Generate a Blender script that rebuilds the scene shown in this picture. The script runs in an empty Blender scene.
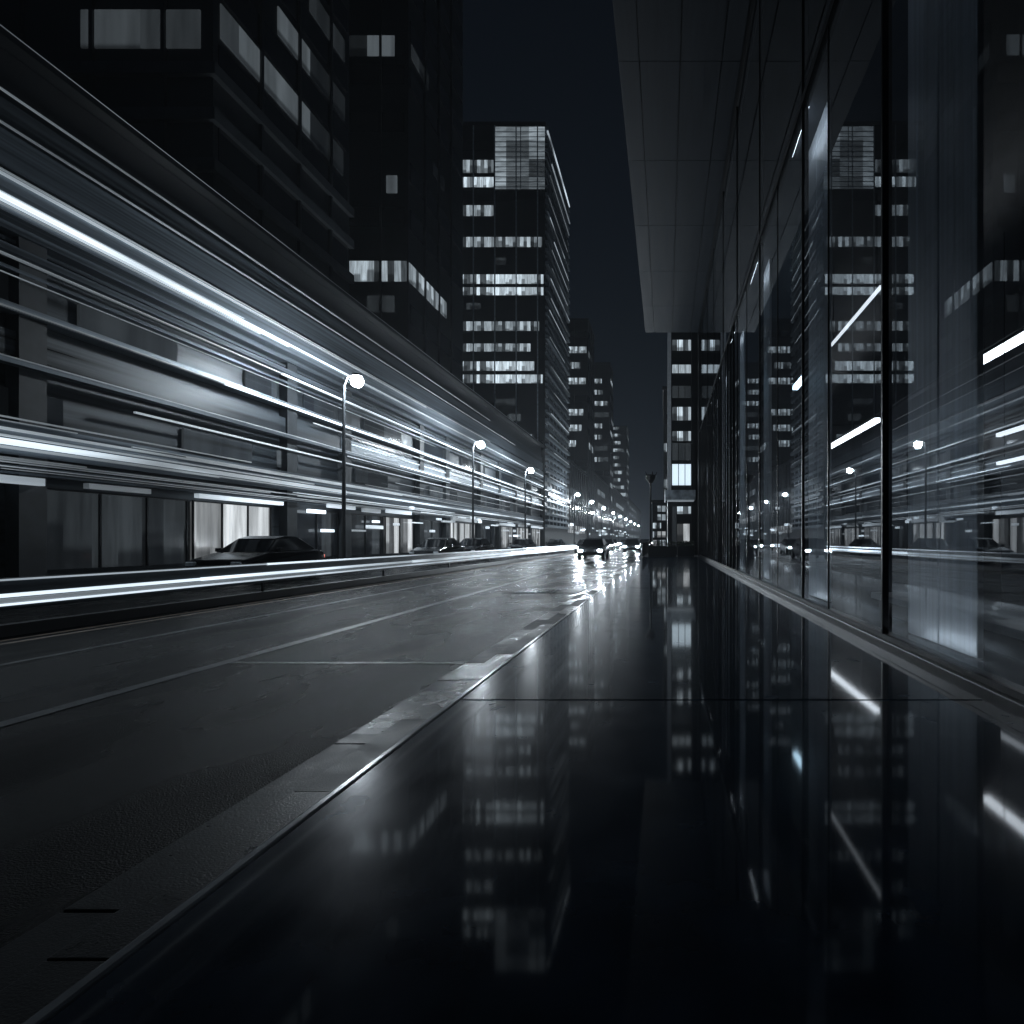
import bpy, math, random
from mathutils import Vector
random.seed(7)
sc = bpy.context.scene
COL = sc.collection
R = math.radians

# ------------------------------------------------------------------ camera
cam_d = bpy.data.cameras.new("camera")
cam = bpy.data.objects.new("camera", cam_d); COL.objects.link(cam)
cam.location = (0, 0, 1.2); cam.rotation_euler = (R(90), 0, 0)
cam_d.sensor_width = 36; cam_d.lens = 620 / 1024 * 36
cam_d.shift_x = -154 / 1024; cam_d.shift_y = 28 / 1024
cam_d.clip_start = 0.05; cam_d.clip_end = 3000
sc.camera = cam

# ------------------------------------------------------------------ sky (night)
w = bpy.data.worlds.new("World"); sc.world = w; w.use_nodes = True
nt = w.node_tree
sky = nt.nodes.new('ShaderNodeTexSky'); sky.sky_type = 'NISHITA'
sky.sun_disc = False; sky.sun_elevation = R(-4); sky.sun_rotation = R(200)
sky.air_density = 1.0; sky.dust_density = 2.0; sky.ozone_density = 3.0
bg = nt.nodes['Background']; bg.inputs['Strength'].default_value = 0.05
nt.links.new(sky.outputs['Color'], bg.inputs['Color'])
# the city's own glow on the low cloud, paler towards the horizon
tc = nt.nodes.new('ShaderNodeTexCoord'); sx = nt.nodes.new('ShaderNodeSeparateXYZ')
nt.links.new(tc.outputs['Generated'], sx.inputs[0])
rp = nt.nodes.new('ShaderNodeValToRGB'); nt.links.new(sx.outputs['Z'], rp.inputs['Fac'])
rp.color_ramp.elements[0].position = 0.0; rp.color_ramp.elements[0].color = (0.0050, 0.0088, 0.0150, 1)
rp.color_ramp.elements[1].position = 0.75; rp.color_ramp.elements[1].color = (0.0016, 0.0026, 0.0042, 1)
el = rp.color_ramp.elements.new(0.30); el.color = (0.0024, 0.0045, 0.0078, 1)
bg2 = nt.nodes.new('ShaderNodeBackground'); nt.links.new(rp.outputs['Color'], bg2.inputs['Color'])
ad = nt.nodes.new('ShaderNodeAddShader')
nt.links.new(bg.outputs[0], ad.inputs[0]); nt.links.new(bg2.outputs[0], ad.inputs[1])
nt.links.new(ad.outputs[0], nt.nodes['World Output'].inputs['Surface'])

sc.view_settings.view_transform = 'Standard'
sc.view_settings.look = 'None'
sc.view_settings.exposure = -0.3
sc.view_settings.gamma = 1.0
sc.render.engine = 'CYCLES'
cy = sc.cycles
cy.use_denoising = True
try: cy.denoiser = 'OPENIMAGEDENOISE'
except Exception: pass
cy.max_bounces = 10; cy.transparent_max_bounces = 16; cy.glossy_bounces = 6
cy.diffuse_bounces = 2; cy.volume_bounces = 0; cy.transmission_bounces = 6
cy.sample_clamp_indirect = 4.0; cy.caustics_reflective = True; cy.caustics_refractive = False
cy.blur_glossy = 0.3

# ------------------------------------------------------------------ materials
def new_mat(name):
    m = bpy.data.materials.new(name); m.use_nodes = True
    return m, m.node_tree, m.node_tree.nodes, m.node_tree.links

def pbr(name, col, rough=0.5, metal=0.0, var=0.0, rvar=0.0, scale=(1, 1, 1), nscale=4.0, bump=0.0, bscale=60.0,
        bdist=0.01, spec=0.5, detail=5.0):
    """principled surface whose colour and roughness vary by a (stretched) noise, with a fine bump"""
    m, t, N, L = new_mat(name)
    b = N['Principled BSDF']
    b.inputs['Base Color'].default_value = (*col, 1)
    b.inputs['Roughness'].default_value = rough
    b.inputs['Metallic'].default_value = metal
    b.inputs['Specular IOR Level'].default_value = spec
    geo = N.new('ShaderNodeNewGeometry')
    mp = N.new('ShaderNodeMapping'); mp.inputs['Scale'].default_value = scale
    L.new(geo.outputs['Position'], mp.inputs['Vector'])
    if var or rvar:
        nz = N.new('ShaderNodeTexNoise'); nz.inputs['Scale'].default_value = nscale; nz.inputs['Detail'].default_value = detail
        L.new(mp.outputs['Vector'], nz.inputs['Vector'])
        if var:
            mr = N.new('ShaderNodeMapRange'); mr.inputs['From Min'].default_value = 0.3; mr.inputs['From Max'].default_value = 0.7
            mr.inputs['To Min'].default_value = 1 - var; mr.inputs['To Max'].default_value = 1 + var
            L.new(nz.outputs['Fac'], mr.inputs['Value'])
            mx = N.new('ShaderNodeVectorMath'); mx.operation = 'SCALE'; mx.inputs[0].default_value = col
            L.new(mr.outputs['Result'], mx.inputs['Scale'])
            L.new(mx.outputs['Vector'], b.inputs['Base Color'])
        if rvar:
            m2 = N.new('ShaderNodeMapRange'); m2.inputs['From Min'].default_value = 0.3; m2.inputs['From Max'].default_value = 0.7
            m2.inputs['To Min'].default_value = max(0.0, rough - rvar); m2.inputs['To Max'].default_value = min(1.0, rough + rvar)
            L.new(nz.outputs['Fac'], m2.inputs['Value'])
            L.new(m2.outputs['Result'], b.inputs['Roughness'])
    if bump:
        n2 = N.new('ShaderNodeTexNoise'); n2.inputs['Scale'].default_value = bscale; n2.inputs['Detail'].default_value = 3
        L.new((geo.outputs['Position'] if bscale > 40 else mp.outputs['Vector']), n2.inputs['Vector'])
        bp = N.new('ShaderNodeBump'); bp.inputs['Strength'].default_value = bump; bp.inputs['Distance'].default_value = bdist
        L.new(n2.outputs['Fac'], bp.inputs['Height']); L.new(bp.outputs['Normal'], b.inputs['Normal'])
    return m

def em(name, strength, col=(0.70, 0.87, 1.0), sample=True):
    m, t, N, L = new_mat(name)
    b = N['Principled BSDF']
    b.inputs['Base Color'].default_value = (0.6, 0.6, 0.6, 1)
    b.inputs['Emission Color'].default_value = (*col, 1)
    b.inputs['Emission Strength'].default_value = strength
    m.cycles.emission_sampling = 'FRONT' if sample else 'NONE'
    return m

def lit_window(name, strength, cell=(0.9, 0.9, 50.0), dark=0.3, stretch=(1, 1, 0.12), col=(0.76, 0.90, 1.0), sample=False, fine=6.0):
    """a room behind glass: every bay has its own brightness (blinds, lamps on or off)"""
    m, t, N, L = new_mat(name)
    b = N['Principled BSDF']
    b.inputs['Base Color'].default_value = (0.02, 0.024, 0.03, 1); b.inputs['Roughness'].default_value = 0.12
    geo = N.new('ShaderNodeNewGeometry')
    dv = N.new('ShaderNodeVectorMath'); dv.operation = 'DIVIDE'; dv.inputs[1].default_value = cell
    L.new(geo.outputs['Position'], dv.inputs[0])
    fl = N.new('ShaderNodeVectorMath'); fl.operation = 'FLOOR'; L.new(dv.outputs['Vector'], fl.inputs[0])
    wn = N.new('ShaderNodeTexWhiteNoise'); wn.noise_dimensions = '3D'; L.new(fl.outputs['Vector'], wn.inputs['Vector'])
    mr = N.new('ShaderNodeMapRange'); mr.inputs['From Min'].default_value = dark; mr.inputs['From Max'].default_value = 1
    mr.inputs['To Min'].default_value = 0.08; mr.inputs['To Max'].default_value = 1.0
    L.new(wn.outputs['Value'], mr.inputs['Value'])
    nz = N.new('ShaderNodeTexNoise'); nz.inputs['Scale'].default_value = fine; nz.inputs['Detail'].default_value = 3
    mpw = N.new('ShaderNodeMapping'); mpw.inputs['Scale'].default_value = stretch
    L.new(geo.outputs['Position'], mpw.inputs['Vector']); L.new(mpw.outputs['Vector'], nz.inputs['Vector'])
    m3 = N.new('ShaderNodeMapRange'); m3.inputs['From Min'].default_value = 0.35; m3.inputs['From Max'].default_value = 0.65
    m3.inputs['To Min'].default_value = 0.6; m3.inputs['To Max'].default_value = 1.15
    L.new(nz.outputs['Fac'], m3.inputs['Value'])
    mu = N.new('ShaderNodeMath'); mu.operation = 'MULTIPLY'
    L.new(mr.outputs['Result'], mu.inputs[0]); L.new(m3.outputs['Result'], mu.inputs[1])
    tc = N.new('ShaderNodeTexCoord'); sp = N.new('ShaderNodeSeparateXYZ'); L.new(tc.outputs['Generated'], sp.inputs[0])
    of = N.new('ShaderNodeVectorMath'); of.operation = 'ADD'; of.inputs[1].default_value = (17.3, 5.1, 2.7); L.new(fl.outputs['Vector'], of.inputs[0])
    w2 = N.new('ShaderNodeTexWhiteNoise'); w2.noise_dimensions = '3D'; L.new(of.outputs['Vector'], w2.inputs['Vector'])
    sb = N.new('ShaderNodeMath'); sb.operation = 'SUBTRACT'; L.new(sp.outputs['Z'], sb.inputs[0]); L.new(w2.outputs['Value'], sb.inputs[1])
    ss = N.new('ShaderNodeMapRange'); ss.interpolation_type = 'SMOOTHSTEP'; ss.inputs['From Min'].default_value = -0.45; ss.inputs['From Max'].default_value = -0.30
    ss.inputs['To Min'].default_value = 0.35; ss.inputs['To Max'].default_value = 1.0; L.new(sb.outputs['Value'], ss.inputs['Value'])
    mv = N.new('ShaderNodeMath'); mv.operation = 'MULTIPLY'; L.new(mu.outputs['Value'], mv.inputs[0]); L.new(ss.outputs['Result'], mv.inputs[1])
    m4 = N.new('ShaderNodeMath'); m4.operation = 'MULTIPLY'; m4.inputs[1].default_value = strength * 1.25
    L.new(mv.outputs['Value'], m4.inputs[0])
    b.inputs['Emission Color'].default_value = (*col, 1)
    L.new(m4.outputs['Value'], b.inputs['Emission Strength'])
    m.cycles.emission_sampling = 'FRONT' if sample else 'NONE'
    return m

def glass(name, ior=2.7, tint=(0.78, 0.83, 0.88), rough=0.012, wave=0.003):
    m, t, N, L = new_mat(name)
    N.remove(N['Principled BSDF'])
    tr = N.new('ShaderNodeBsdfTransparent'); tr.inputs['Color'].default_value = (*tint, 1)
    gl = N.new('ShaderNodeBsdfGlossy'); gl.inputs['Roughness'].default_value = rough; gl.inputs['Color'].default_value = (0.92, 0.96, 1, 1)
    fr = N.new('ShaderNodeFresnel'); fr.inputs['IOR'].default_value = ior
    mx = N.new('ShaderNodeMixShader')
    geo = N.new('ShaderNodeNewGeometry')
    nz = N.new('ShaderNodeTexNoise'); nz.inputs['Scale'].default_value = 0.9; nz.inputs['Detail'].default_value = 1
    mp = N.new('ShaderNodeMapping'); mp.inputs['Scale'].default_value = (1, 1.6, 0.35)
    L.new(geo.outputs['Position'], mp.inputs['Vector']); L.new(mp.outputs['Vector'], nz.inputs['Vector'])
    bp = N.new('ShaderNodeBump'); bp.inputs['Strength'].default_value = wave; bp.inputs['Distance'].default_value = 0.1
    L.new(nz.outputs['Fac'], bp.inputs['Height'])
    L.new(bp.outputs['Normal'], gl.inputs['Normal'])
    L.new(fr.outputs['Fac'], mx.inputs['Fac']); L.new(tr.outputs['BSDF'], mx.inputs[1]); L.new(gl.outputs['BSDF'], mx.inputs[2])
    L.new(mx.outputs['Shader'], N['Material Output'].inputs['Surface'])
    return m

M = {}
M['asphalt'] = pbr('wet_asphalt', (0.005, 0.006, 0.007), 0.27, var=0.35, rvar=0.12, scale=(1, 0.35, 1), nscale=1.3, bump=0.9, bscale=110, bdist=0.007, spec=0.022)
M['ground'] = pbr('dark_ground', (0.03, 0.03, 0.03), 0.8, var=0.3, nscale=0.3)
M['slab'] = pbr('polished_paving', (0.010, 0.024, 0.045), 0.24, var=0.35, rvar=0.04, nscale=3.0, bump=0.02, bscale=1.6, bdist=0.01, spec=0.02)
b_ = M['slab'].node_tree.nodes['Principled BSDF']
b_.inputs['Coat Weight'].default_value = 0.8; b_.inputs['Coat Roughness'].default_value = 0.05; b_.inputs['Coat IOR'].default_value = 1.45
b_.inputs['Specular Tint'].default_value = (0.1, 0.45, 1.0, 1)
M['kerb'] = pbr('wet_granite', (0.022, 0.025, 0.028), 0.30, var=0.5, rvar=0.09, nscale=4.5, bump=0.6, bscale=120, bdist=0.003, spec=0.10)
M['kerb_edge'] = pbr('worn_granite_edge', (0.16, 0.18, 0.20), 0.24, var=0.3, nscale=5)
M['joint'] = pbr('joint', (0.004, 0.004, 0.005), 0.7)
t_ = M['kerb'].node_tree; N_ = t_.nodes; L_ = t_.links; p_ = N_['Principled BSDF']
g_ = N_.new('ShaderNodeNewGeometry'); s_ = N_.new('ShaderNodeSeparateXYZ'); L_.new(g_.outputs['Position'], s_.inputs[0])
a_ = N_.new('ShaderNodeMath'); a_.operation = 'ADD'; a_.inputs[1].default_value = 9.0; L_.new(s_.outputs['Y'], a_.inputs[0])
d_ = N_.new('ShaderNodeMath'); d_.operation = 'DIVIDE'; d_.inputs[1].default_value = 1.2; L_.new(a_.outputs[0], d_.inputs[0])
f_ = N_.new('ShaderNodeMath'); f_.operation = 'FLOOR'; L_.new(d_.outputs[0], f_.inputs[0])
wn_ = N_.new('ShaderNodeTexWhiteNoise'); wn_.noise_dimensions = '1D'; L_.new(f_.outputs[0], wn_.inputs['W'])
old_ = p_.inputs['Base Color'].links[0].from_socket
mr_ = N_.new('ShaderNodeMapRange'); mr_.inputs['To Min'].default_value = 0.35; mr_.inputs['To Max'].default_value = 1.6; L_.new(wn_.outputs['Value'], mr_.inputs['Value'])
vs_ = N_.new('ShaderNodeVectorMath'); vs_.operation = 'SCALE'; L_.new(old_, vs_.inputs[0]); L_.new(mr_.outputs[0], vs_.inputs['Scale']); L_.new(vs_.outputs[0], p_.inputs['Base Color'])
mr2_ = N_.new('ShaderNodeMapRange'); mr2_.inputs['To Min'].default_value = -0.16; mr2_.inputs['To Max'].default_value = 0.22; L_.new(wn_.outputs['Value'], mr2_.inputs['Value'])
ad_ = N_.new('ShaderNodeMath'); L_.new(p_.inputs['Roughness'].links[0].from_socket, ad_.inputs[0]); L_.new(mr2_.outputs[0], ad_.inputs[1]); L_.new(ad_.outputs[0], p_.inputs['Roughness'])
M['line'] = pbr('worn_white_paint', (0.16, 0.17, 0.185), 0.45, var=0.5, nscale=5, bump=0.3, bscale=80, bdist=0.003)
M['yellow'] = pbr('worn_yellow_paint', (0.30, 0.20, 0.13), 0.45, var=0.5, nscale=5)
M['black_metal'] = pbr('black_metal', (0.012, 0.013, 0.015), 0.3, 0.6)
M['steel'] = pbr('brushed_steel', (0.74, 0.79, 0.84), 0.40, 0.45, var=0.16, rvar=0.05, scale=(1, 1, 0.02), nscale=14)
M['soffit'] = pbr('soffit_metal', (0.022, 0.028, 0.036), 0.45, 0.0, var=0.2, rvar=0.08, scale=(1, 0.05, 1), nscale=9, spec=0.12)
M['dark_clad'] = pbr('dark_cladding', (0.006, 0.0075, 0.0095), 0.4, 0.0, var=0.3, nscale=0.8)
M['dark_glass'] = pbr('unlit_window_glass', (0.005, 0.006, 0.008), 0.10, 0.0, rvar=0.05, spec=0.5)
M['grey_clad'] = pbr('grey_metal_cladding', (0.15, 0.175, 0.20), 0.42, 0.55, var=0.55, rvar=0.12, scale=(1, 0.012, 1), nscale=9)
M['pale_clad'] = pbr('pale_metal_cladding', (0.24, 0.275, 0.31), 0.45, 0.35, var=0.4, rvar=0.1, scale=(1, 0.01, 1), nscale=11)
M['streak_dark'] = pbr('dark_brushed_cladding', (0.04, 0.048, 0.056), 0.42, 0.3, var=0.8, rvar=0.15, scale=(1, 0.015, 1), nscale=6)
M['stone'] = pbr('dark_stone', (0.03, 0.035, 0.04), 0.6, var=0.3, nscale=2)
M['side_clad'] = pbr('side_cladding', (0.40, 0.45, 0.50), 0.4, 0.3, var=0.4, scale=(1, 0.05, 1), nscale=3)
M['glass'] = glass('facade_glass')
M['in_floor'] = pbr('lobby_floor', (0.10, 0.11, 0.12), 0.18, var=0.2, nscale=2)
M['in_wall'] = pbr('lobby_wall', (0.035, 0.04, 0.048), 0.4, var=0.5, scale=(1, 0.4, 0.15), nscale=2)
M['white'] = pbr('white_panel', (0.55, 0.58, 0.62), 0.4, var=0.1)
M['pale_stone'] = pbr('pale_bench_stone', (0.40, 0.43, 0.46), 0.4, var=0.15, nscale=3)
M['rubber'] = pbr('rubber', (0.01, 0.01, 0.01), 0.7)
M['leaf'] = pbr('dark_leaf', (0.02, 0.035, 0.02), 0.5, var=0.4, nscale=9)
M['car_black'] = pbr('black_car_paint', (0.01, 0.011, 0.014), 0.12, 0.3, spec=0.7)
M['car_grey'] = pbr('grey_car_paint', (0.10, 0.11, 0.12), 0.15, 0.6)
M['car_white'] = pbr('white_car_paint', (0.45, 0.47, 0.5), 0.18, 0.1)
M['car_glass'] = pbr('car_glass', (0.006, 0.007, 0.009), 0.05, spec=0.9)
E = {}
E['lamp'] = em('lamp_globe_glow', 650, (0.82, 0.92, 1.0))
E['head'] = em('headlight_glow', 700, (0.82, 0.92, 1.0))
E['tail'] = em('tail_light_glow', 1.2, (1.0, 0.25, 0.18), False)
def street_glow(name, strength, col=(0.76, 0.89, 1.0)):
    """glow for signs and added light streaks, its strength wandering along the street"""
    m = em(name, strength, col); N = m.node_tree.nodes; L = m.node_tree.links
    geo = N.new('ShaderNodeNewGeometry'); mp = N.new('ShaderNodeMapping'); mp.inputs['Scale'].default_value = (0.02, 0.11, 1.1)
    nz = N.new('ShaderNodeTexNoise'); nz.inputs['Scale'].default_value = 1.0; nz.inputs['Detail'].default_value = 2
    mr = N.new('ShaderNodeMapRange'); mr.inputs['From Min'].default_value = 0.35; mr.inputs['From Max'].default_value = 0.65
    mr.inputs['To Min'].default_value = strength * 0.12; mr.inputs['To Max'].default_value = strength * 1.5
    L.new(geo.outputs['Position'], mp.inputs['Vector']); L.new(mp.outputs['Vector'], nz.inputs['Vector'])
    L.new(nz.outputs['Fac'], mr.inputs['Value']); L.new(mr.outputs['Result'], N['Principled BSDF'].inputs['Emission Strength'])
    return m
E['strip_vhi'] = street_glow('streak_glow_strong', 5.0)
E['strip_hi'] = street_glow('streak_sign_glow_bright', 2.2)
E['strip_mid'] = street_glow('streak_glow_medium', 1.3)
E['strip'] = street_glow('streak_sign_glow', 1.0)
E['strip_lo'] = street_glow('streak_sign_glow_soft', 0.36)
E['strip_dim'] = street_glow('streak_sign_glow_dim', 0.12)
E['tube'] = em('tube_light', 9.0, (0.92, 0.96, 1.0))
E['tube_hi'] = em('added_tube_glow', 14.0, (0.6, 0.84, 1.0))
E['column_fill'] = em('column_fill_glow', 8.0, (0.85, 0.93, 1.0))
E['tube_lo'] = em('tube_light_soft', 2.0, (0.9, 0.95, 1.0))
W = {}
W['hi'] = lit_window('bright_lit_window', 1.1, cell=(0.45, 0.45, 50), dark=0.1)
W['mid'] = lit_window('lit_window', 0.6, cell=(0.5, 0.5, 50), dark=0.2)
W['lo'] = lit_window('dim_lit_window', 0.10, cell=(5.5, 5.5, 50), dark=0.1, fine=1.2)
W['faint'] = lit_window('faint_lit_window', 0.035, cell=(2.8, 2.8, 50), dark=0.1, fine=1.0)
W['shop'] = lit_window('lit_shop_window', 0.9, cell=(0.7, 0.7, 60), dark=0.1, col=(0.9, 0.96, 1.0), fine=3.0)
W['shop_lo'] = lit_window('dim_shop_window', 0.05, cell=(0.9, 0.9, 60), dark=0.3, fine=3.0)
W['crown'] = lit_window('crown_lit_glass', 0.42, cell=(3.2, 3.2, 2.6), dark=0.0, stretch=(0.25, 0.25, 1.2), fine=2.2)
W['far'] = lit_window('far_lit_window', 0.9, cell=(1.3, 1.3, 3.2), dark=0.45)

# ------------------------------------------------------------------ mesh helpers
class MB:
    def __init__(s): s.v = []; s.f = []
    def box(s, x0, x1, y0, y1, z0, z1, n=1, axis=1):
        """axis-aligned box, cut into n lengths along axis"""
        lo = [x0, y0, z0]; hi = [x1, y1, z1]
        for k in range(n + 1):
            t = lo[axis] + (hi[axis] - lo[axis]) * k / n
            o = [i for i in range(3) if i != axis]
            for a, b in ((0, 0), (1, 0), (1, 1), (0, 1)):
                p = [0, 0, 0]; p[axis] = t
                p[o[0]] = (lo, hi)[a][o[0]]; p[o[1]] = (lo, hi)[b][o[1]]
                s.v.append(tuple(p))
        base = len(s.v) - 4 * (n + 1)
        flip = axis == 1
        def add(q): s.f.append(tuple(reversed(q)) if flip else tuple(q))
        for k in range(n):
            a = base + 4 * k
            for j in range(4):
                add((a + j, a + (j + 1) % 4, a + 4 + (j + 1) % 4, a + 4 + j))
        add((base + 3, base + 2, base + 1, base))
        e = base + 4 * n
        add((e, e + 1, e + 2, e + 3))
        return s
    def quad(s, a, b, c, d):
        i = len(s.v); s.v += [a, b, c, d]; s.f.append((i, i + 1, i + 2, i + 3)); return s
    def tube(s, pts, radii, seg=10):
        i0 = len(s.v)
        for k, (p, r) in enumerate(zip(pts, radii)):
            p = Vector(p)
            d = (Vector(pts[min(k + 1, len(pts) - 1)]) - Vector(pts[max(k - 1, 0)])).normalized()
            u = d.orthogonal().normalized() if abs(d.z) < 0.99 else Vector((1, 0, 0))
            v = d.cross(u).normalized(); u = v.cross(d).normalized()
            for j in range(seg):
                a = 2 * math.pi * j / seg
                s.v.append(tuple(p + u * math.cos(a) * r + v * math.sin(a) * r))
        for k in range(len(pts) - 1):
            for j in range(seg):
                a = i0 + k * seg + j; b = i0 + k * seg + (j + 1) % seg
                s.f.append((a, b, b + seg, a + seg))
        s.f.append(tuple(reversed(range(i0, i0 + seg))))
        e = i0 + (len(pts) - 1) * seg
        s.f.append(tuple(range(e, e + seg)))
        return s
    def lathe(s, c, prof, seg=20):
        """profile of (radius, z) round a vertical axis at c"""
        i0 = len(s.v)
        for r, z in prof:
            for j in range(seg):
                a = 2 * math.pi * j / seg
                s.v.append((c[0] + r * math.cos(a), c[1] + r * math.sin(a), c[2] + z))
        for k in range(len(prof) - 1):
            for j in range(seg):
                a = i0 + k * seg + j; b = i0 + k * seg + (j + 1) % seg
                s.f.append((a, b, b + seg, a + seg))
        s.f.append(tuple(reversed(range(i0, i0 + seg))))
        e = i0 + (len(prof) - 1) * seg; s.f.append(tuple(range(e, e + seg)))
        return s
    def build(s, name, mat, parent=None, smooth=False, bevel=0.0):
        me = bpy.data.meshes.new(name); me.from_pydata(s.v, [], s.f); me.update()
        me.materials.append(mat)
        if smooth:
            for p in me.polygons: p.use_smooth = True
        o = bpy.data.objects.new(name, me); COL.objects.link(o)
        if parent is not None:
            o.parent = parent
            px = parent
            off = Vector((0, 0, 0))
            while px is not None: off += px.location; px = px.parent
            # vertices are written in world space; shift them into the parent's space
            if o.get('local') is None and off.length > 0:
                for v in me.vertices: v.co -= off
        if bevel:
            b = o.modifiers.new('bevel', 'BEVEL'); b.width = bevel; b.segments = 2; b.limit_method = 'ANGLE'
        return o

def thing(name, label, cat, loc=(0, 0, 0), group=None):
    o = bpy.data.objects.new(name, None); COL.objects.link(o); o.location = loc
    o.empty_display_size = 0.3
    o['label'] = label; o['category'] = cat
    if group: o['group'] = group
    return o
def tag(o, label, cat, group=None):
    o['label'] = label; o['category'] = cat
    if group: o['group'] = group
    return o
def struct(o): o['kind'] = 'structure'; return o
def kids(o): return [c for c in bpy.data.objects if c.parent == o]
def copy_tree(o, parent=None):
    c = o.copy(); COL.objects.link(c)
    if parent: c.parent = parent
    for ch in kids(o): copy_tree(ch, c)
    return c
def bx(*a, **k): return MB().box(*a, **k)

# ------------------------------------------------------------------ ground, road, pavements
struct(bx(-110, 110, -60, 990, -0.5, -0.16).build('ground', M['ground']))
struct(bx(-14.2, -2.14, -20, 900, -0.16, -0.12).build('road', M['asphalt']))
# polished slabs with open joints
mb = MB()
ys = [-9, 4.65, 15.5, 20.9, 26.3, 31.8, 37.2, 43.8]
for a, b in zip(ys[:-1], ys[1:]):
    g = lambda q: 0.032 if abs(q - 15.5) < .1 else 0.012
    mb.box(-1.545, 2.39, a + g(a), b - g(b), -0.14, 0.0)
struct(mb.build('pavement', M['slab'], bevel=0.006))
struct(bx(-1.6, 60, -9, 44.5, -0.15, -0.03).build('pavement_bed', M['joint']))
struct(bx(-1.6, -1.55, -9, 200, -0.15, 0.004).build('pavement_edge', M['kerb_edge'], bevel=0.012))
struct(bx(-1.55, 30, 43.83, 420, -0.15, -0.006).build('far_side_pavement', M['stone']))
mb = MB(); y = -9
while y < 60:
    mb.box(-1.80, -1.605, y, y + 1.195, -0.3, -0.014 + random.uniform(-.004, .003)); y += 1.2
mb.box(-1.80, -1.605, y, 400, -0.3, -0.014)
struct(mb.build('kerb', M['kerb'], bevel=0.004))
mb = MB(); y = -8.6
while y < 60:
    mb.box(-2.14, -1.81, y, y + 1.784, -0.3, -0.112 + random.uniform(-.004, .003)); y += 1.8
mb.box(-2.14, -1.81, y, 400, -0.3, -0.112)
struct(mb.build('gutter', M['kerb'], bevel=0.004))
struct(bx(-17.4, -14.2, -20, 600, -0.16, 0.0).build('opposite_pavement', M['stone']))
struct(bx(-14.4, -14.2, -20, 600, -0.10, 0.012).build('opposite_kerb', M['kerb_edge']))
struct(bx(-4.82, -4.68, -20, 400, -0.12, -0.116).build('lane_marking', M['line']))
struct(bx(-7.06, -6.96, -20, 400, -0.12, -0.116).build('second_lane_marking', M['line']))
mb = bx(-8.72, -8.62, -20, 400, -0.12, -0.116); mb.box(-8.46, -8.36, -20, 400, -0.12, -0.116)
struct(mb.build('centre_marking', M['yellow']))
struct(bx(-4.66, -2.16, 6.62, 6.70, -0.12, -0.117).build('road_seam', M['line']))
struct(bx(-4.66, -2.16, 15.3, 15.45, -0.12, -0.117).build('road_seam', M['joint']))

dg_ = thing('drain_grate', 'iron drain grate set in the road by the kerb', 'drain', (-3.3, 15.9, -0.12))
mb = MB()
for k in range(7): mb.box(-3.72 + k * 0.13, -3.66 + k * 0.13, 15.55, 16.25, -0.118, -0.105)
mb.build('grating', M['black_metal'], dg_)
mb = bx(-3.78, -3.74, 15.5, 16.3, -0.119, -0.102); mb.box(-2.86, -2.82, 15.5, 16.3, -0.119, -0.102)
mb.box(-3.74, -2.86, 15.5, 15.54, -0.119, -0.102); mb.box(-3.74, -2.86, 16.26, 16.3, -0.119, -0.102)
mb.build('frame', M['kerb_edge'], dg_)

# ------------------------------------------------------------------ glass office building on the right
FX = 2.45
gb = thing('glass_office_building', 'tall glass fronted office building with steel columns beside the polished pavement', 'building', (FX, 0, 0))
MY = [-3.5, 1.7, 6.9, 11.1, 16.2, 21.4, 26.6, 31.8, 37.0, 42.2, 44.7]
for i, (a, b) in enumerate(zip(MY[:-1], MY[1:])):
    for (z0, z1) in ((0.16, 8.93), (9.07, 16.15)):
        e = random.uniform(-0.006, 0.006)
        MB().quad((FX + e, a + .03, z1), (FX - e, b - .03, z1), (FX - e, b - .03, z0), (FX + e, a + .03, z0)).build('glass_pane', M['glass'], gb)
for y in MY[1:-1]:
    t = 0.022 if y == 6.9 else 0.018
    bx(FX - (0.05 if y == 6.9 else 0.02), FX + (0.02 if y == 6.9 else 0.10), y - t, y + t, 0.16, 16.15).build('mullion', M['black_metal'], gb)
y = 22.4
while y < 44.4:
    if min(abs(y - q) for q in MY) > .25: bx(FX - 0.05, FX + 0.012, y - 0.012, y + 0.012, 0.16, 8.93).build('glazing_fin', M['dark_clad'], gb)
    y += 1.04
for y in (9.35, 13.6, 18.8):
    bx(FX - 0.012, FX + 0.012, y - 0.012, y + 0.012, 0.16, 8.93).build('glazing_joint', M['black_metal'], gb)
bx(FX - 0.07, FX + 0.12, -5, 44.7, -0.02, 0.10).build('bottom_rail', M['black_metal'], gb, bevel=0.012)
bx(FX - 0.03, FX + 0.10, -5, 44.7, 0.103, 0.155).build('sill_trim', M['black_metal'], gb)
bx(FX - 0.04, FX + 0.10, -5, 44.7, 8.93, 9.07).build('transom', M['black_metal'], gb)
bx(FX - 0.12, FX + 0.35, 44.72, 45.1, 0, 16.15).build('corner_post', M['dark_clad'], gb)
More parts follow.
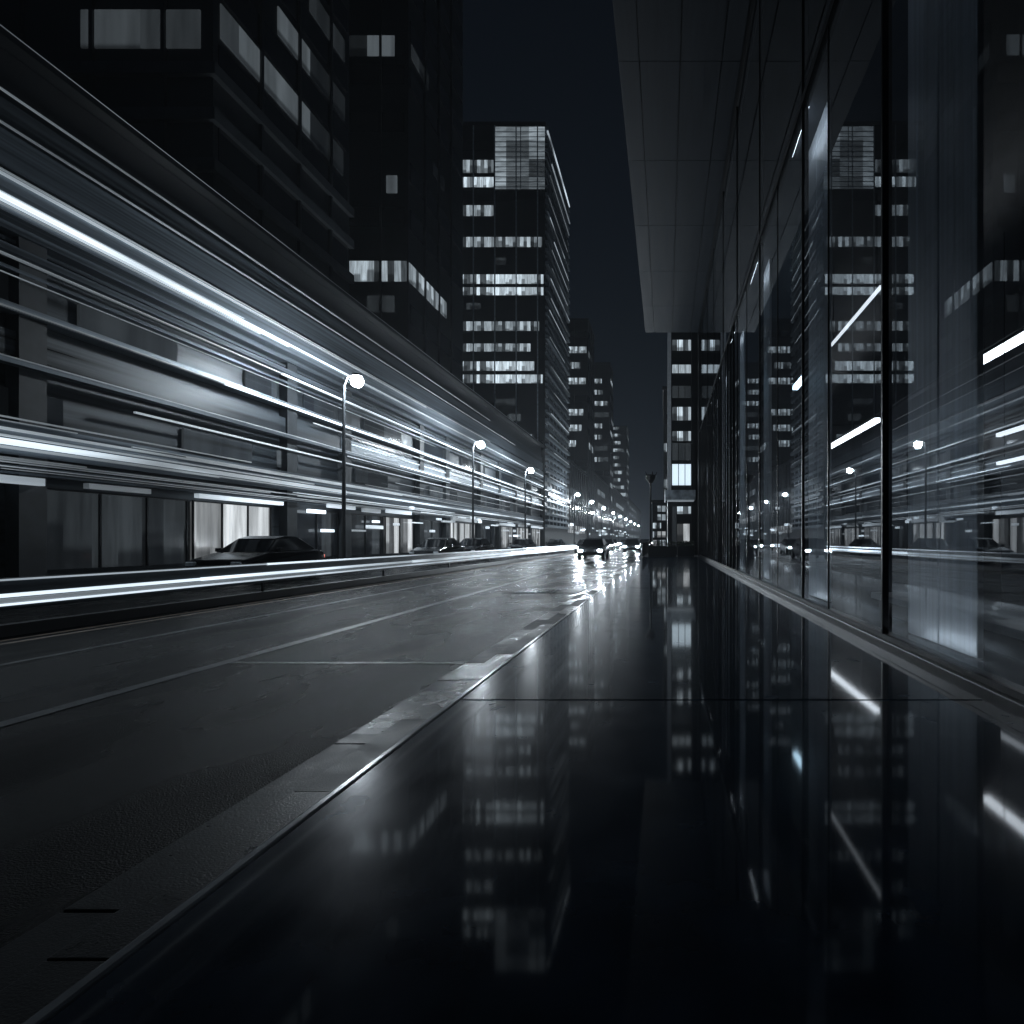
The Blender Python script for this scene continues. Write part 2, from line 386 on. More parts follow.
# interior
bx(FX + 0.16, 22, -5, 44.6, -0.03, 0.04).build('lobby_floor', M['in_floor'], gb)
bx(14.0, 14.3, -5, 44.6, 0.05, 16).build('back_wall', M['in_wall'], gb)
bx(FX + .2, 14.0, 44.3, 44.6, 0.05, 16).build('end_wall', M['in_wall'], gb)
bx(FX + .2, 14.0, -5, -4.8, 0.05, 16).build('end_wall', M['in_wall'], gb)
bx(FX + 0.16, 14.0, -4.7, 44.2, 9.4, 9.6).build('lobby_ceiling', M['in_wall'], gb)
bx(FX + 0.16, 14.3, -5, 44.6, 16.0, 16.15).build('upper_ceiling', M['in_wall'], gb)
for k, y in enumerate((5.98, 11.5, 18.0, 24.0, 30.0, 36.0)):
    for s in (0, 1):
        bx(3.0, 3.07, y + s * 0.88, y + 0.84 + s * 0.88, 0.05, 9.38).build('steel_column', M['steel'], gb, bevel=0.015)
    bx(2.66, 2.72, y + .1, y + 1.62, 0.042, 0.055, n=4).build('column_fill', E['column_fill'], gb)  # hidden glow added at foot and head to brighten the columns
    bx(2.62, 2.68, y + .1, y + 1.62, 9.30, 9.36, n=4).build('column_top_fill', E['column_fill'], gb)
# canopy with open soffit seams
can = bx(-1.5, FX + 0.3, -6, 45.0, 16.36, 18.2).build('canopy', M['dark_clad'], gb)
xs = [-1.5, -0.83, 0.45, 1.75, 2.36]
for x0, x1 in zip(xs[:-1], xs[1:]):
    mb = MB()
    for k in range(10):
        mb.box(x0 + .02, x1 - .02, -6 + k * 5.1 + .012, -6 + (k + 1) * 5.1 - .012, 16.26, 16.35)
    mb.build('soffit_panel', M['soffit'], can)

# lights and furniture in the lobby
def tube_light(x, z, y0, y1, r, mat, label):
    t = thing('tube_light', label, 'light', (x, (y0 + y1) / 2, z), 'linear lights hanging in the glass lobby')
    n = max(1, int((y1 - y0) / 0.8))
    bx(x - r, x + r, y0, y1, z - r, z + r * 0.6, n=n).build('diffuser', mat, t)
    bx(x - r * 1.1, x + r * 1.1, y0, y1, z + r * 0.65, z + r * 1.5).build('housing', M['black_metal'], t)
    top = 9.4
    for yy in (y0 + .3, y1 - .3):
        bx(x - .008, x + .008, yy - .008, yy + .008, z + r * 1.5, top).build('hanging_wire', M['black_metal'], t)
    return t
tube_light(10.0, 6.9, 16.6, 20.2, 0.11, E['tube'], 'bright linear light hanging in the lobby nearest the right edge')
tube_light(10.0, 6.9, 29.3, 38.6, 0.12, E['tube'], 'bright slanting linear light seen behind the glass past the steel column')
tube_light(9.0, 4.05, 6.0, 16.8, 0.06, E['tube_lo'], 'thin linear light low in the lobby under the bright right one')
tube_light(9.0, 3.28, 6.0, 16.8, 0.05, E['tube_lo'], 'lowest thin linear light in the lobby by the white post')
tube_light(5.0, 7.1, 22.1, 24.0, 0.09, E['tube_hi'], 'short bright linear light added high in the lobby for its pavement reflection, farthest of three in a line')  # row of three tubes added to reflect as a streak in the pavement
tube_light(5.0, 7.1, 20.2, 21.4, 0.05, E['tube_lo'], 'short dim linear light added high in the lobby for its pavement reflection, middle of three in a line')
tube_light(5.0, 7.1, 14.4, 18.8, 0.035, E['tube_lo'], 'long dim linear light added high in the lobby for its pavement reflection, nearest of three in a line')
pl = thing('partition', 'dark lobby partition with a broad white end post', 'partition', (4.4, 6, 0.04))
bx(4.04, 4.30, 7.95, 8.15, 0.05, 2.08).build('end_post', M['white'], pl, bevel=.01)
bx(4.62, 4.70, 3.0, 7.6, 0.05, 2.02).build('panel', M['dark_clad'], pl)
bx(4.60, 4.72, 3.0, 7.6, 2.025, 2.06).build('top_trim', M['white'], pl)
b1 = thing('lobby_bench', 'long pale stone bench low behind the glass at right edge', 'bench', (3.7, 6, 0.04))
bx(3.3, 4.15, 4.3, 7.8, 0.27, 0.36).build('seat', M['pale_stone'], b1, bevel=.01); bx(3.4, 4.0, 4.4, 7.7, 0.045, 0.265).build('base', M['black_metal'], b1)
b2 = copy_tree(b1); b2.location.y = 8.2; b2['label'] = 'pale stone bench behind the glass between the two steel columns'
b1['group'] = b2['group'] = 'stone benches in the lobby'

# ------------------------------------------------------------------ left street block with added light streaks
PX = -17.0
pb = thing('street_block', 'long low street block across the road, with blurred light streaks built on as bright lines', 'building', (PX, 0, 0))
Y0, Y1 = -6, 86.6
bx(-34, PX - .6, Y0, Y1, 0, 14.1).build('wall', M['streak_dark'], pb)
def strip(z, h, y0, y1, mat, x=PX, d=0.08):
    n = max(1, int((y1 - y0) / 1.5))
    bx(x - d, x, y0, y1, z - h / 2, z + h / 2, n=n).build('light_streak', mat, pb)  # blurred light streaks, built as glowing bars added to the facade
def band(z0, z1, mat, x=PX - .25, y0=Y0, y1=Y1, name='facade_band'):
    return bx(PX - .59, x, y0, y1, z0, z1).build(name, mat, pb)
# smooth upper cladding in three long sheets
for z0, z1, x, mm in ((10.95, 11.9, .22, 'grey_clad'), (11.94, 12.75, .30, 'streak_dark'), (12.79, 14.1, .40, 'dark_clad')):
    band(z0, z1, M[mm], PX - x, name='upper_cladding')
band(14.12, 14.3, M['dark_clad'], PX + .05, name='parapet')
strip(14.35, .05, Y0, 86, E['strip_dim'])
# cornice with the main light streak; dimmer bars imitate its soft edge
band(9.72, 10.7, M['pale_clad'], PX - .12)
for z, h, ya, yb, m in ((9.84, .03, Y0, 26, 'strip_lo'), (9.94, .05, Y0, 28, 'strip'), (10.03, .09, Y0, 24, 'strip_mid'), (10.03, .08, 24.02, 30, 'strip'), (10.13, .03, Y0, 25, 'strip_lo'),
                        (10.03, .07, 30.02, 86, 'strip'), (10.62, .06, Y0, 44, 'strip_lo'), (10.72, .03, Y0, 60, 'strip_dim'), (11.92, .03, 10, 70, 'strip_dim'), (12.77, .03, 14, 60, 'strip_dim')):
    strip(z, h, ya, yb, E[m])
rl = random.Random(3)
for k in range(26):
    z = rl.choice([rl.uniform(4.4, 9.4), rl.uniform(2.9, 4.4)]); ya = rl.uniform(-6, 45); yb = min(86, ya + rl.uniform(15, 45))
    strip(z, rl.uniform(.018, .045), ya, yb, E[rl.choice(['strip_lo', 'strip', 'strip_dim', 'strip_dim', 'strip_lo'])], x=PX - .12 + .03 * (k % 5), d=.05)
# window storey under it
mb = MB(); z = 8.85
for z0, h, x in ((9.3, .2, .15), (9.06, .1, .3), (8.72, .18, .05), (8.3, .1, .2)):
    mb.box(PX - .59, PX - x, Y0, Y1, z0, z0 + h)
mb.build('louvre', M['grey_clad'], pb)
strip(8.58, .08, 27.5, 86, E['strip_hi']); strip(8.58, .05, Y0, 27.4, E['strip_dim'])
band(7.2, 7.42, M['pale_clad'], PX - .1); strip(7.24, .08, 24, 80, E['strip_hi'], x=PX); strip(7.24, .05, Y0, 23.9, E['strip_dim'])
for a, b, m in ((8, 12, 'faint'), (13, 17, 'faint'), (18.5, 22.2, 'lo'), (25.8, 27.9, 'lo'), (30, 33, 'faint'), (36, 41, 'lo'), (44, 50, 'faint'), (53, 60, 'lo'), (64, 72, 'faint')):
    bx(PX - .58, PX - .5, a, b, 7.45, 8.25).build('window', W[m], pb)
# deep fascia lit by added light streaks
band(5.98, 6.75, M['streak_dark'], PX - .3, y1=33); band(5.98, 6.75, M['pale_clad'], PX - .3, y0=33.01)  # near length darker in colour, in place of weaker light
bx(PX - .28, PX + .02, Y0, Y1, 5.80, 5.93).build('ledge', M['grey_clad'], pb)
strip(5.97, .06, 40, 86, E['strip_vhi'], x=PX - .1, d=.06); strip(6.45, .05, 34, 86, E['strip_hi'], x=PX - .24, d=.05); strip(5.97, .04, 22, 39.9, E['strip_lo'], x=PX - .1, d=.06)
strip(6.85, .06, 30, 86, E['strip_lo'])
strip(5.32, .06, 20, 86, E['strip_lo'], x=PX - .1)
for a, b, m in ((7, 11, 'faint'), (14, 18, 'faint'), (22.5, 26.2, 'lo'), (28, 29.5, 'lo'), (35, 39, 'faint'), (46, 52, 'lo'), (60, 66, 'lo'), (70, 78, 'lo')):
    bx(PX - .58, PX - .5, a, b, 4.5, 5.25).build('window', W[m], pb)
# fascia over the shops
band(3.45, 4.3, M['grey_clad'], PX - .2)
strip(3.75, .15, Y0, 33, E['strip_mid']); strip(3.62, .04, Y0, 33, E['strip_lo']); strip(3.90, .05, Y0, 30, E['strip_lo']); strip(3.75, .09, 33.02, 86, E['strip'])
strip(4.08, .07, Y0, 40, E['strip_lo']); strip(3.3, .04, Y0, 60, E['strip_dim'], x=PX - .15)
mb = MB()
for z0 in (2.95, 3.12, 3.28): mb.box(PX - .59, PX - .3 + random.uniform(-.1, .15), Y0, Y1, z0, z0 + .06)
mb.build('awning_rail', M['grey_clad'], pb)
for y in [3, 9.5, 16.5, 28.2, 33.2, 43.4, 48.6, 57.6, 64, 71, 79]:
    bx(PX - .59, PX - .22, y, y + .75, 0, 9.28).build('pillar', M['stone'], pb)
shops = [(4, 9, 'shop_lo'), (10.4, 16.2, 'shop_lo'), (17.4, 22.6, 'shop_lo'), (22.9, 27.4, 'shop'), (29, 33, 'shop_lo'),
         (34.1, 38, 'shop_lo'), (38.6, 42.8, 'shop'), (44.3, 48.3, 'shop_lo'), (49.5, 56.7, 'shop'), (58.6, 63.6, 'shop_lo'),
         (65, 70.6, 'shop'), (72, 78.6, 'shop'), (80, 86, 'shop')]
for a, b, m in shops:
    o = bx(PX - .58, PX - .5, a, b, 0.35, 2.62).build('shop_window', W[m], pb)
    mb = MB(); n = max(2, int((b - a) / 1.4))
    for k in range(n + 1): mb.box(PX - .498, PX - .44, a + (b - a) * k / n - .03, a + (b - a) * k / n + .03, 0.35, 2.62)
    mb.box(PX - .498, PX - .44, a - .03, b + .03, 2.62, 2.67)
    mb.build('frame', M['black_metal'], o)
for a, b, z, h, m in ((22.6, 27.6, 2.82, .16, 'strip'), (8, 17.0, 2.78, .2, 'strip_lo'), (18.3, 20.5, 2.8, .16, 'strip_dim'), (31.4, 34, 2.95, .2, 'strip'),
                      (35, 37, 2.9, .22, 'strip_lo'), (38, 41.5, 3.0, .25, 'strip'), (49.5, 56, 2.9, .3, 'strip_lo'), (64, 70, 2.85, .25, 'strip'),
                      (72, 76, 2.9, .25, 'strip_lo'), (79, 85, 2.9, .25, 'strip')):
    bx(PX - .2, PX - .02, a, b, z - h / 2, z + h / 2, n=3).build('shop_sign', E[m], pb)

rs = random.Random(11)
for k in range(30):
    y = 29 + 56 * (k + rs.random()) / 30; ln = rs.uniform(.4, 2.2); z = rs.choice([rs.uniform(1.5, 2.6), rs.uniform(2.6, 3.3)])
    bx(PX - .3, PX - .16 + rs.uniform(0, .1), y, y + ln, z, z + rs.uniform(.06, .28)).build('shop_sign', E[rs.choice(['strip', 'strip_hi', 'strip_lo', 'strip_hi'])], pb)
for k in range(26):
    y = 108 + 170 * (k + rs.random()) / 26; ln = rs.uniform(1.5, 5); z = rs.uniform(2.2, 4.6)
    o = bx(-17.1, -16.8, y, y + ln, z, z + rs.uniform(.2, .5)).build('lit_fascia_sign', E[rs.choice(['strip', 'strip_hi', 'strip_hi'])])
    tag(o, 'glowing shop fascia sign in the far row of lights down the street', 'shop sign', 'far shop signs down the street')
# ------------------------------------------------------------------ towers
def tower(name, label, x0, x1, y0, y1, zt, front, side, body='dark_clad', sidemat=None, pitch=3.5, bay=3.0):
    t = thing(name, label, 'building', (x1, y0, 0))
    bx(x0, x1, y0, y1, 0, zt).build('wall', M[body], t)
    for (z, h, a, b, m) in front:
        bx(a, b, y0 - .06, y0 - .004, z - h / 2, z + h / 2).build('ribbon_window', W[m], t)
    for (z, h, a, b, m) in side:
        bx(x1 + .004, x1 + .06, a, b, z - h / 2, z + h / 2).build('ribbon_window', W[m], t)
    zs = []
    z = 4.0
    mb = MB(); mg = MB()
    while z < zt - 1.5:
        if all(abs(z - r[0]) > r[1] / 2 + .7 for r in front): mg.box(x0 + .3, x1 - .3, y0 - .05, y0 - .003, z - .7, z + .7)
        if all(abs(z - r[0]) > r[1] / 2 + .7 for r in side): mg.box(x1 + .003, x1 + .05, y0 + .3, y1 - .3, z - .7, z + .7)
        z += pitch
    mg.build('dark_glazing', M['dark_glass'], t)
    x = x0 + bay
    while x < x1 - .5:
        mb.box(x - .08, x + .08, y0 - .16, y0 - .005, 3, zt); x += bay
    y = y0 + bay
    while y < y1 - .5:
        mb.box(x1 + .005, x1 + .16, y - .08, y + .08, 3, zt); y += bay
    mb.build('facade_fin', M[sidemat or body], t)
    bx(x0 - .15, x1 + .2, y0 - .2, y1 + .2, zt, zt + .5).build('parapet', M[body], t)
    return t
# nearest, behind the street block
t1 = tower('office_tower', 'nearest dark office tower above the street block with slanting lit ribbon windows', -42, -19, 26, 37.2, 62,
      [(22.6, 1.6, -24.5, -19.5, 'lo'), (33, 1.4, -30, -20, 'faint'), (18.2, 1.3, -40, -28, 'faint')],
      [(23.3, 1.5, 26.4, 36.4, 'lo'), (26.6, 1.4, 30.3, 36.6, 'lo'), (30, 1.3, 33, 36.6, 'faint')])
for z in (18.7, 16.6, 20.6):
    bx(-42, -18.75, 25.75, 37.3, z, z + .5).build('ledge', M['stone'], t1)
t2 = tower('dark_tower', 'very tall black tower left of the lit tower with one bright corner floor', -36, -19, 45.7, 58, 85,
      [(37.6, 1.5, -23.6, -20.0, 'lo'), (27.4, 1.3, -20.6, -19.8, 'lo'), (21.0, 1.5, -24.5, -19.1, 'mid'), (18.6, 1.2, -22, -20, 'faint'), (42, 1.2, -30, -24, 'faint')],
      [(21.0, 1.4, 45.8, 53.6, 'mid'), (37.6, 1.1, 46.2, 49.5, 'faint'), (31.5, 1.0, 50.5, 53, 'faint')])
rows = [(47.4, 1.5, -28.8, -24.2, 'mid'), (43.0, 1.4, -29, -17.4, 'mid'), (40.3, 1.0, -24, -22.5, 'lo'), (37.8, 1.3, -29.5, -17.2, 'hi'), (36.1, 1.1, -29.5, -17.2, 'hi'),
        (34, 0.9, -28, -26, 'lo'), (31.2, 1.3, -29, -17.8, 'mid'), (28.2, 1.1, -29, -19, 'mid'), (25.6, 1.3, -29.5, -18.5, 'hi'), (23.8, 1.2, -29.5, -17.3, 'hi'),
        (20.5, 1.0, -24, -21, 'faint'), (18.4, 1.0, -22.2, -20.4, 'lo'), (53.6, 1.8, -30, -24.2, 'mid'), (51.4, 1.4, -29.8, -24.2, 'hi')]
t3 = tower('lit_tower', 'tall office tower with rows of lit windows and a bright glowing crown', -36, -17, 87, 107, 59.3, rows, [], sidemat='side_clad')
bx(-24.0, -17.0, 86.86, 86.94, 50.4, 59.1).build('crown_screen', W['crown'], t3)
mb = MB(); z = 50.6
while z < 59: mb.box(-24.0, -17.0, 86.78, 86.855, z, z + .09); z += .7
mb.box(-20.4, -20.3, 86.76, 86.857, 50.4, 59.1)
mb.build('crown_rail', M['side_clad'], t3)
mb = MB(); z = 3.0
while z < 59:
    mb.box(-16.99, -16.6 + random.uniform(-.15, .1), 87.1, 106.9, z, z + random.uniform(.25, .6)); z += random.uniform(.8, 1.5)
mb.build('side_louvre', M['pale_clad'], t3)
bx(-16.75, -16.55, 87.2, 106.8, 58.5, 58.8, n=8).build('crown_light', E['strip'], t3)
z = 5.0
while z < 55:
    bx(-16.58, -16.5, 87.2 + random.uniform(0, 5), 106.8 - random.uniform(0, 6), z, z + .12, n=6).build('side_streak', E[random.choice(['strip_lo', 'strip_lo', 'strip_dim'])], t3); z += random.uniform(1.8, 4)  # glowing lines added to brighten the streaky side face
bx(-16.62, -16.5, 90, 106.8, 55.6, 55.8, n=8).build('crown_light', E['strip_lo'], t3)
bx(-20.2, -18.8, 86.9, 86.99, 14.6, 16.0).build('lit_sign_box', E['strip_lo'], t3)
def gen_rows(x0, x1, z0, z1, pitch, p, mats):
    out = []; z = z0
    while z < z1:
        if random.random() < p:
            a = random.uniform(x0, x0 + (x1 - x0) * .35); b = random.uniform(x0 + (x1 - x0) * .6, x1 - .3)
            out.append((z, 1.4, a, b, random.choice(mats)))
        z += pitch
    return out
tower('office_tower', 'second tower down the street with dark roof and lit middle floors', -32, -17, 135, 147, 48.9, gen_rows(-24, -17, 12, 45, 3.4, .75, ['hi', 'mid', 'hi', 'lo']), gen_rows(135, 147, 14, 44, 4, .4, ['lo', 'mid']))
tower('office_tower', 'third tower down the street with a white corner light on top', -34, -17, 188, 200, 54.5, gen_rows(-25, -17, 12, 50, 3.4, .7, ['hi', 'mid', 'lo']), gen_rows(188, 200, 14, 52, 4, .6, ['hi', 'mid']))
tower('office_tower', 'farthest tall tower with dense lit windows beyond the third tower', -36, -17, 268, 284, 50, gen_rows(-26, -17, 8, 50, 3.2, .95, ['far']), gen_rows(268, 284, 8, 50, 3.2, .9, ['far']), body='stone')
tower('low_block', 'low dark block between the glowing tower and second tower', -30, -17.2, 107.6, 134.5, 15, [], gen_rows(107.6, 134.5, 3.2, 13, 3.4, .9, ['lo', 'mid', 'shop']))
tower('low_block', 'low block with lit shopfronts between second and third towers', -30, -17.2, 147.6, 187.5, 17, [], gen_rows(147.6, 187.5, 3.2, 15, 3.4, .9, ['hi', 'mid', 'shop']))
tower('low_block', 'low block with lit shopfronts between third and farthest towers', -30, -17.2, 200.6, 267.5, 18, [], gen_rows(200.6, 267.5, 3.2, 15, 3.4, .9, ['hi', 'mid', 'shop']))
tower('low_block', 'long low block at the far end of the street', -30, -17.2, 285, 420, 20, [], gen_rows(285, 420, 3.2, 18, 3.4, .9, ['hi', 'mid', 'shop']))

# ------------------------------------------------------------------ building at the end of the pavement
rb = thing('corner_building', 'narrow building with white lit windows beyond the glass facade', 'building', (0.15, 50, 0))
bx(0.15, 14, 50, 85, 0, 26).build('wall', M['dark_clad'], rb)
bx(0.12, 0.42, 49.7, 49.99, 5.2, 26).build('pilaster', M['white'], rb, bevel=.02)
bx(2.05, 2.3, 49.7, 49.99, 0, 26).build('pilaster', M['dark_clad'], rb)
for z0, z1, m in ((5.6, 7.3, None), (7.6, 9.0, 'faint'), (9.15, 9.95, 'hi'), (10.8, 11.9, 'hi'), (12.6, 13.6, 'faint'), (14.6, 15.3, 'mid'), (16.4, 17.3, 'hi'), (18.4, 19.5, 'mid')):
    o = bx(0.5, 2.0, 49.85, 49.98, z0, z1).build('window', W[m] if m else em('white_lit_blind', 1.3, sample=False), rb)
    mb = MB()
    for x in (0.98, 1.5): mb.box(x, x + .05, 49.80, 49.848, z0, z1)
    mb.box(0.46, 2.04, 49.8, 49.848, z0 - .07, z0); mb.build('frame', M['black_metal'], o)
cb = bx(-0.05, 2.3, 48.3, 49.69, 4.35, 5.1).build('canopy', M['side_clad'], rb)
bx(-0.12, -0.055, 48.3, 49.6, 4.2, 5.15).build('canopy_light', E['strip'], rb)
bx(0.1, 2.2, 48.5, 49.6, 4.26, 4.34).build('canopy_soffit_light', E['strip_lo'], rb)
for a, b, z0, z1, m in ((0.9, 2.0, 3.3, 3.9, 'hi'), (0.9, 1.9, 1.0, 2.5, 'shop'), (0.5, .85, .6, 3.9, 'faint')):
    bx(a, b, 49.88, 49.99, z0, z1).build('shop_window', W[m], rb)
tower('slim_tower', 'slim dark tower edge just left of the white lit windows', -0.35, 13, 86, 110, 22, [(9, 1.2, -.3, .1, 'mid'), (14, 1.2, -.3, .1, 'mid'), (6, 1.2, -.3, .1, 'lo')], [], bay=6)

# kiosk with lit shelves
kb = thing('kiosk', 'small glass kiosk full of lights behind the planters', 'kiosk', (-0.6, 52, 0))
bx(-1.15, 0.05, 52.2, 54, 0, 4.4).build('wall', M['dark_clad'], kb)
for i in range(5):
    for j in range(3):
        if random.random() < .8:
            bx(-1.1 + j * .38, -0.8 + j * .38, 52.12, 52.19, 0.7 + i * .72, 1.2 + i * .72).build('pane', W[random.choice(['hi', 'shop', 'mid', 'hi'])], kb)
bx(-1.25, 0.12, 51.9, 54.1, 4.4, 4.55).build('roof', M['black_metal'], kb)

# planters with clipped hedge
def planter(x0, x1, label):
    t = thing('planter', label, 'planter', ((x0 + x1) / 2, 44.4, 0), 'planters at the end of the pavement')
    bx(x0, x1, 44.1, 44.7, 0, 0.78).build('box', M['dark_clad'], t, bevel=.02)
    mb = MB()
    for k in range(260):
        p = Vector((random.uniform(x0, x1), random.uniform(44.08, 44.72), random.uniform(.74, 1.12)))
        u = Vector((random.uniform(-1, 1), random.uniform(-1, 1), random.uniform(-1, 1))).normalized() * .07
        v = u.orthogonal().normalized() * .04
        mb.quad(p - u, p + v, p + u, p - v)
    mb.build('hedge', M['leaf'], t)
planter(-1.28, 0.72, 'long black planter with a low hedge, at the kerb end of the pavement')
planter(0.82, 2.02, 'short black planter with a low hedge, beside the glass facade corner')

# dark bell shaped lamp that is off, by the planters
dl = thing('park_lamp', 'unlit dark post lamp with flared bowl head above the planters', 'street lamp', (-1.12, 45.4, 0))
MB().tube([(-1.12, 45.4, 0), (-1.12, 45.4, 5.4)], [.09, .06]).build('pole', M['black_metal'], dl)
MB().lathe((-1.12, 45.4, 5.35), [(.06, 0), (.16, .05), (.34, .35), (.40, .55), (.33, .62), (.05, .66)]).build('lamp_head', M['black_metal'], dl, smooth=True)
mb = MB()
for k in range(5):
    a = k * 1.256
    mb.tube([(-1.12 + .34 * math.cos(a), 45.4 + .34 * math.sin(a), 5.9), (-1.12 + .46 * math.cos(a), 45.4 + .46 * math.sin(a), 6.2)], [.05, .01], 5)
mb.build('flared_rim', M['black_metal'], dl)

# ------------------------------------------------------------------ street lamps on the far kerb
def street_lamp():
    t = thing('street_lamp', '', 'street lamp', (-14.6, 0, 0))
    MB().tube([(-14.6, 0, 0), (-14.6, 0, .5), (-14.6, 0, 8.2)], [.13, .10, .06]).build('pole', M['stone'], t)
    MB().tube([(-14.6, 0, 8.15), (-14.45, 0, 8.55), (-14.2, 0, 8.7), (-14.0, 0, 8.72)], [.05, .045, .04, .04], 8).build('arm', M['stone'], t)
    h = MB().lathe((-14.0, 0, 8.62), [(.04, .14), (.2, .1), (.24, .03), (.2, 0)]).build('lamp_head', M['black_metal'], t, smooth=True)
    MB().lathe((-14.0, 0, 8.62), [(.03, -.50), (.14, -.47), (.23, -.38), (.27, -.26), (.255, -.14), (.21, -.05), (.18, -.002)]).build('globe', E['lamp'], h, smooth=True)
    return t
lp0 = street_lamp()
LY = [28.1, 46.9, 64.3, 98.6, 117, 140, 165, 190, 216, 245, 278, 315]
names = ['nearest glaring street lamp with the largest glow over the far kerb', 'second street lamp along the far kerb, left of the lit tower front',
         'third street lamp along the far kerb, below the lit tower corner', 'fourth street lamp, on a pole right of the glowing tower base',
         'fifth street lamp, in front of the second tower', 'sixth street lamp, in front of the third tower']
for i, y in enumerate(LY):
    o = lp0 if i == 0 else copy_tree(lp0)
    o.location.y = y; o['group'] = 'street lamps along the far kerb'
    o['label'] = names[i] if i < len(names) else 'tiny far street lamp in the chain of lights at the vanishing point'

# ------------------------------------------------------------------ car light trails as glowing lines on an added rail
GX = -9.0
gr = thing('trail_rail', 'low rail added mid road to carry car light trails as long bright white lines', 'light trail rail', (GX, 0, -0.12))
bx(GX - .10, GX - .03, -6, 130, .24, .68).build('beam', M['streak_dark'], gr)
bx(GX - .16, GX - .0, -6, 130, -.12, .04).build('base', M['dark_clad'], gr)
y = -4
while y < 130:
    bx(GX - .15, GX - .105, y, y + .06, .041, .6).build('post', M['black_metal'], gr); y += 6
for z, h, ya, yb, m in ((.655, .025, -6, 14, 'strip_lo'), (.655, .04, 14.02, 24, 'strip'), (.655, .045, 24.02, 40, 'strip_hi'), (.655, .08, 40.02, 130, 'strip_vhi'),
                       (.44, .05, -6, 12, 'strip'), (.44, .06, 12.02, 22, 'strip_mid'), (.44, .08, 22.02, 36, 'strip_hi'), (.44, .13, 36.02, 130, 'strip_vhi'),
                       (.315, .03, -6, 16, 'strip'), (.315, .035, 16.02, 30, 'strip_mid'), (.315, .045, 30.02, 130, 'strip_hi')):
    bx(GX - .029, GX, ya, yb, z - h / 2, z + h / 2, n=max(6, int(yb - ya) // 2)).build('light_streak', E[m], gr)
bx(GX - .029, GX - .012, -6, 130, .335, .40, n=60).build('light_streak', E['strip_dim'], gr)

# ------------------------------------------------------------------ cars
def car(paint, lights):
    t = thing('car', '', 'car', (0, 0, -.12))
    W2 = .9
    def loft(prof, name, mat, wtop=1.0, par=t, bev=.05):
        """side outline (y, z, half width) extruded across"""
        mb = MB(); n = len(prof)
        for sgn in (-1, 1):
            for y, z, hw in prof: mb.v.append((sgn * hw, y, z - .12))
        mb.f.append(tuple(range(n))); mb.f.append(tuple(reversed(range(n, 2 * n))))
        for k in range(n):
            a, b = k, (k + 1) % n
            mb.f.append((b, a, a + n, b + n))
        return mb.build(name, mat, par, bevel=bev)
    body = [(-2.2, .32, .8), (-2.25, .55, .82), (-2.05, .74, .82), (-1.1, .92, .86), (.2, .95, .88), (1.7, .98, .86), (2.15, .92, .82), (2.25, .6, .82), (2.2, .32, .8),
            (1.75, .28, .86), (-1.75, .28, .86)]
    loft(body, 'body', paint)
    cabin = [(-1.05, .93, .80), (-.3, 1.36, .62), (.2, 1.44, .60), (.95, 1.42, .60), (1.75, .99, .78)]
    loft(cabin, 'window_glass', M['car_glass'], bev=.03)
    roof = [(-.34, 1.365, .61), (.2, 1.455, .59), (.98, 1.43, .59), (1.05, 1.39, .60), (.2, 1.415, .605)]
    loft(roof, 'roof', paint, bev=.015)
    for sx in (-1, 1):
        for y in (-1.4, 1.4):
            wh = MB().tube([(sx * .70, y, .31 - .12), (sx * .89, y, .31 - .12)], [.31, .31], 20).build('wheel', M['rubber'], t)
            MB().tube([(sx * .885, y, .31 - .12), (sx * .90, y, .31 - .12)], [.2, .17], 14).build('rim', M['steel'], wh)
        bx(sx * .66 - .13, sx * .66 + .13, -2.27, -2.17, .56 - .12, .68 - .12).build('headlight', E['head'] if lights else M['steel'], t, bevel=.02)
        bx(sx * .64 - .15, sx * .64 + .15, 2.19, 2.27, .68 - .12, .80 - .12).build('tail_light', E['tail'], t, bevel=.02)
        bx(sx * .95 - .08, sx * .95 + .08, -.75, -.6, .95 - .12, 1.07 - .12).build('wing_mirror', paint, t, bevel=.02)
    bx(-.45, .45, -2.275, -2.2, .40 - .12, .52 - .12).build('grille', M['black_metal'], t)
    return t
c_on = car(M['car_grey'], True); c_off = car(M['car_black'], False)
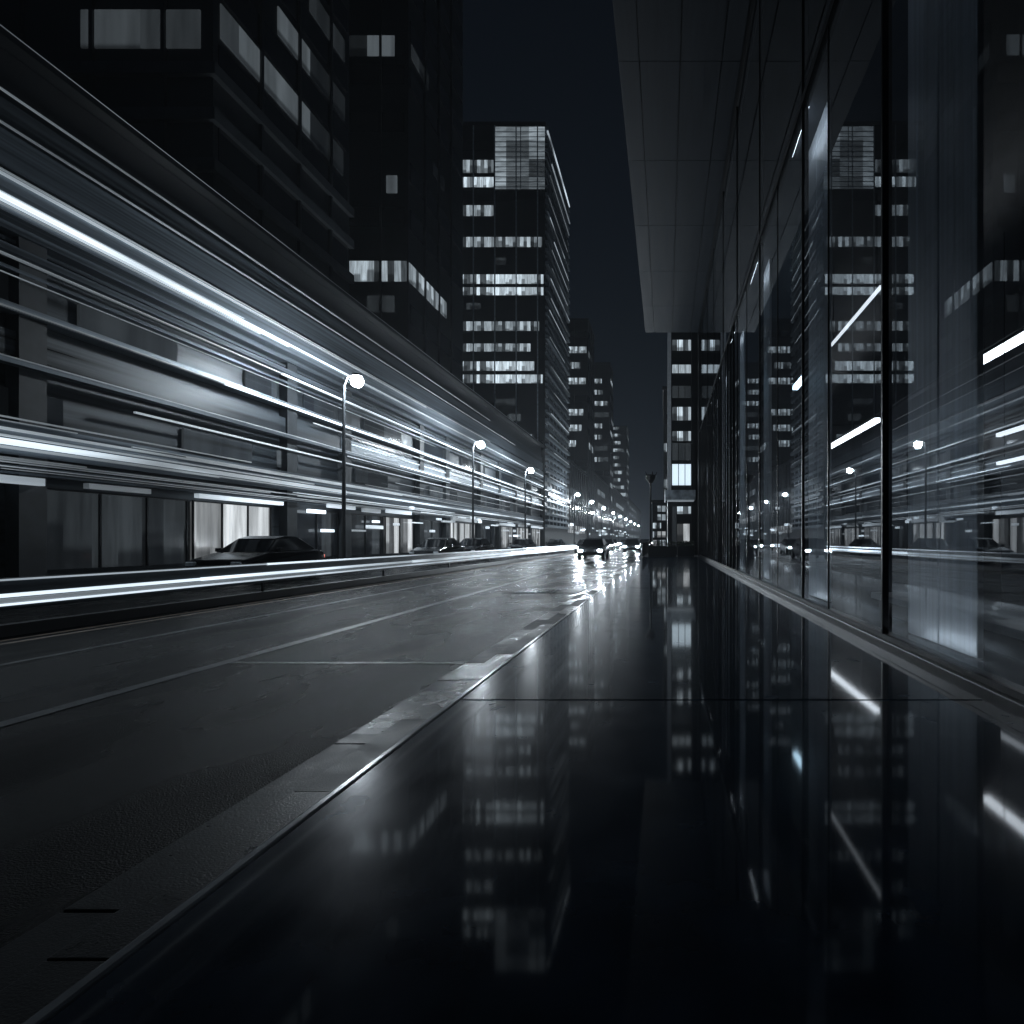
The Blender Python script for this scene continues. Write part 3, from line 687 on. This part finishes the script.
on = [(-5.0, 43, 'nearest oncoming car with headlights blazing beyond the lamp lit road'), (-3.6, 66, 'oncoming car in the kerb lane with headlights on, close to the kerb'),
      (-7.4, 78, 'oncoming car beside the added rail with headlights on'), (-5.6, 100, 'oncoming car mid road far down the street, between the other headlights'),
      (-3.5, 112, 'oncoming car far down the kerb lane with small headlights'), (-6.8, 140, 'farthest but one oncoming car, a small pair of headlights'),
      (-6.9, 58, 'oncoming car between the added rail and the middle headlights'), (-8.0, 62, 'oncoming car hugging the added rail with glaring headlights'),
      (-3.0, 88, 'oncoming car close to the kerb before the planters'), (-8.0, 92, 'oncoming car hugging the added rail farther down the street'), (-7.9, 118, 'oncoming car at the far end of the added rail'), (-4.5, 170, 'farthest oncoming car, tiny headlights at the vanishing point')]
for i, (x, y, l) in enumerate(on):
    o = c_on if i == 0 else copy_tree(c_on)
    o.location = (x, y, -.12); o['label'] = l; o['group'] = 'oncoming cars with headlights on'
off = [(20.3, 'dark car parked across the road in front of the bright shop window'), (36, 'dark parked car at the far kerb right of the nearest street lamp'),
       (42.5, 'dark parked car at the far kerb before the second street lamp'), (57, 'dark parked car at the far kerb past the second street lamp'), (74, 'dark parked car at the far kerb near the glowing tower')]
for i, (y, l) in enumerate(off):
    o = c_off if i == 0 else copy_tree(c_off)
    o.location = (-13.2, y, -.12); o['label'] = l; o['group'] = 'cars parked along the far kerb'

# bollards at the far end of the kerb
b0 = thing('bollard', '', 'bollard', (-1.7, 0, 0))
MB().lathe((-1.7, 0, 0), [(.06, 0), (.06, .85), (.075, .87), (.075, .93), (.03, .99)], 12).build('post', M['black_metal'], b0)
for i in range(8):
    o = b0 if i == 0 else copy_tree(b0)
    o.location.y = 45.5 + i * 2.2; o['group'] = 'bollards along the kerb past the planters'
    o['label'] = 'slim black bollard in the row along the kerb past the planters'

# ------------------------------------------------------------------ thin haze added for glow round the lamps
m, t, N, L = new_mat('lamp_glow_haze'); N.remove(N['Principled BSDF'])
pv = N.new('ShaderNodeVolumePrincipled'); pv.inputs['Color'].default_value = (0.85, 0.92, 1, 1)
pv.inputs['Density'].default_value = 0.0009; pv.inputs['Anisotropy'].default_value = 0.2
L.new(pv.outputs['Volume'], N['Material Output'].inputs['Volume'])
hz = bx(-120, 120, -70, 1000, -1.6, 95).build('haze', m); hz['kind'] = 'stuff'
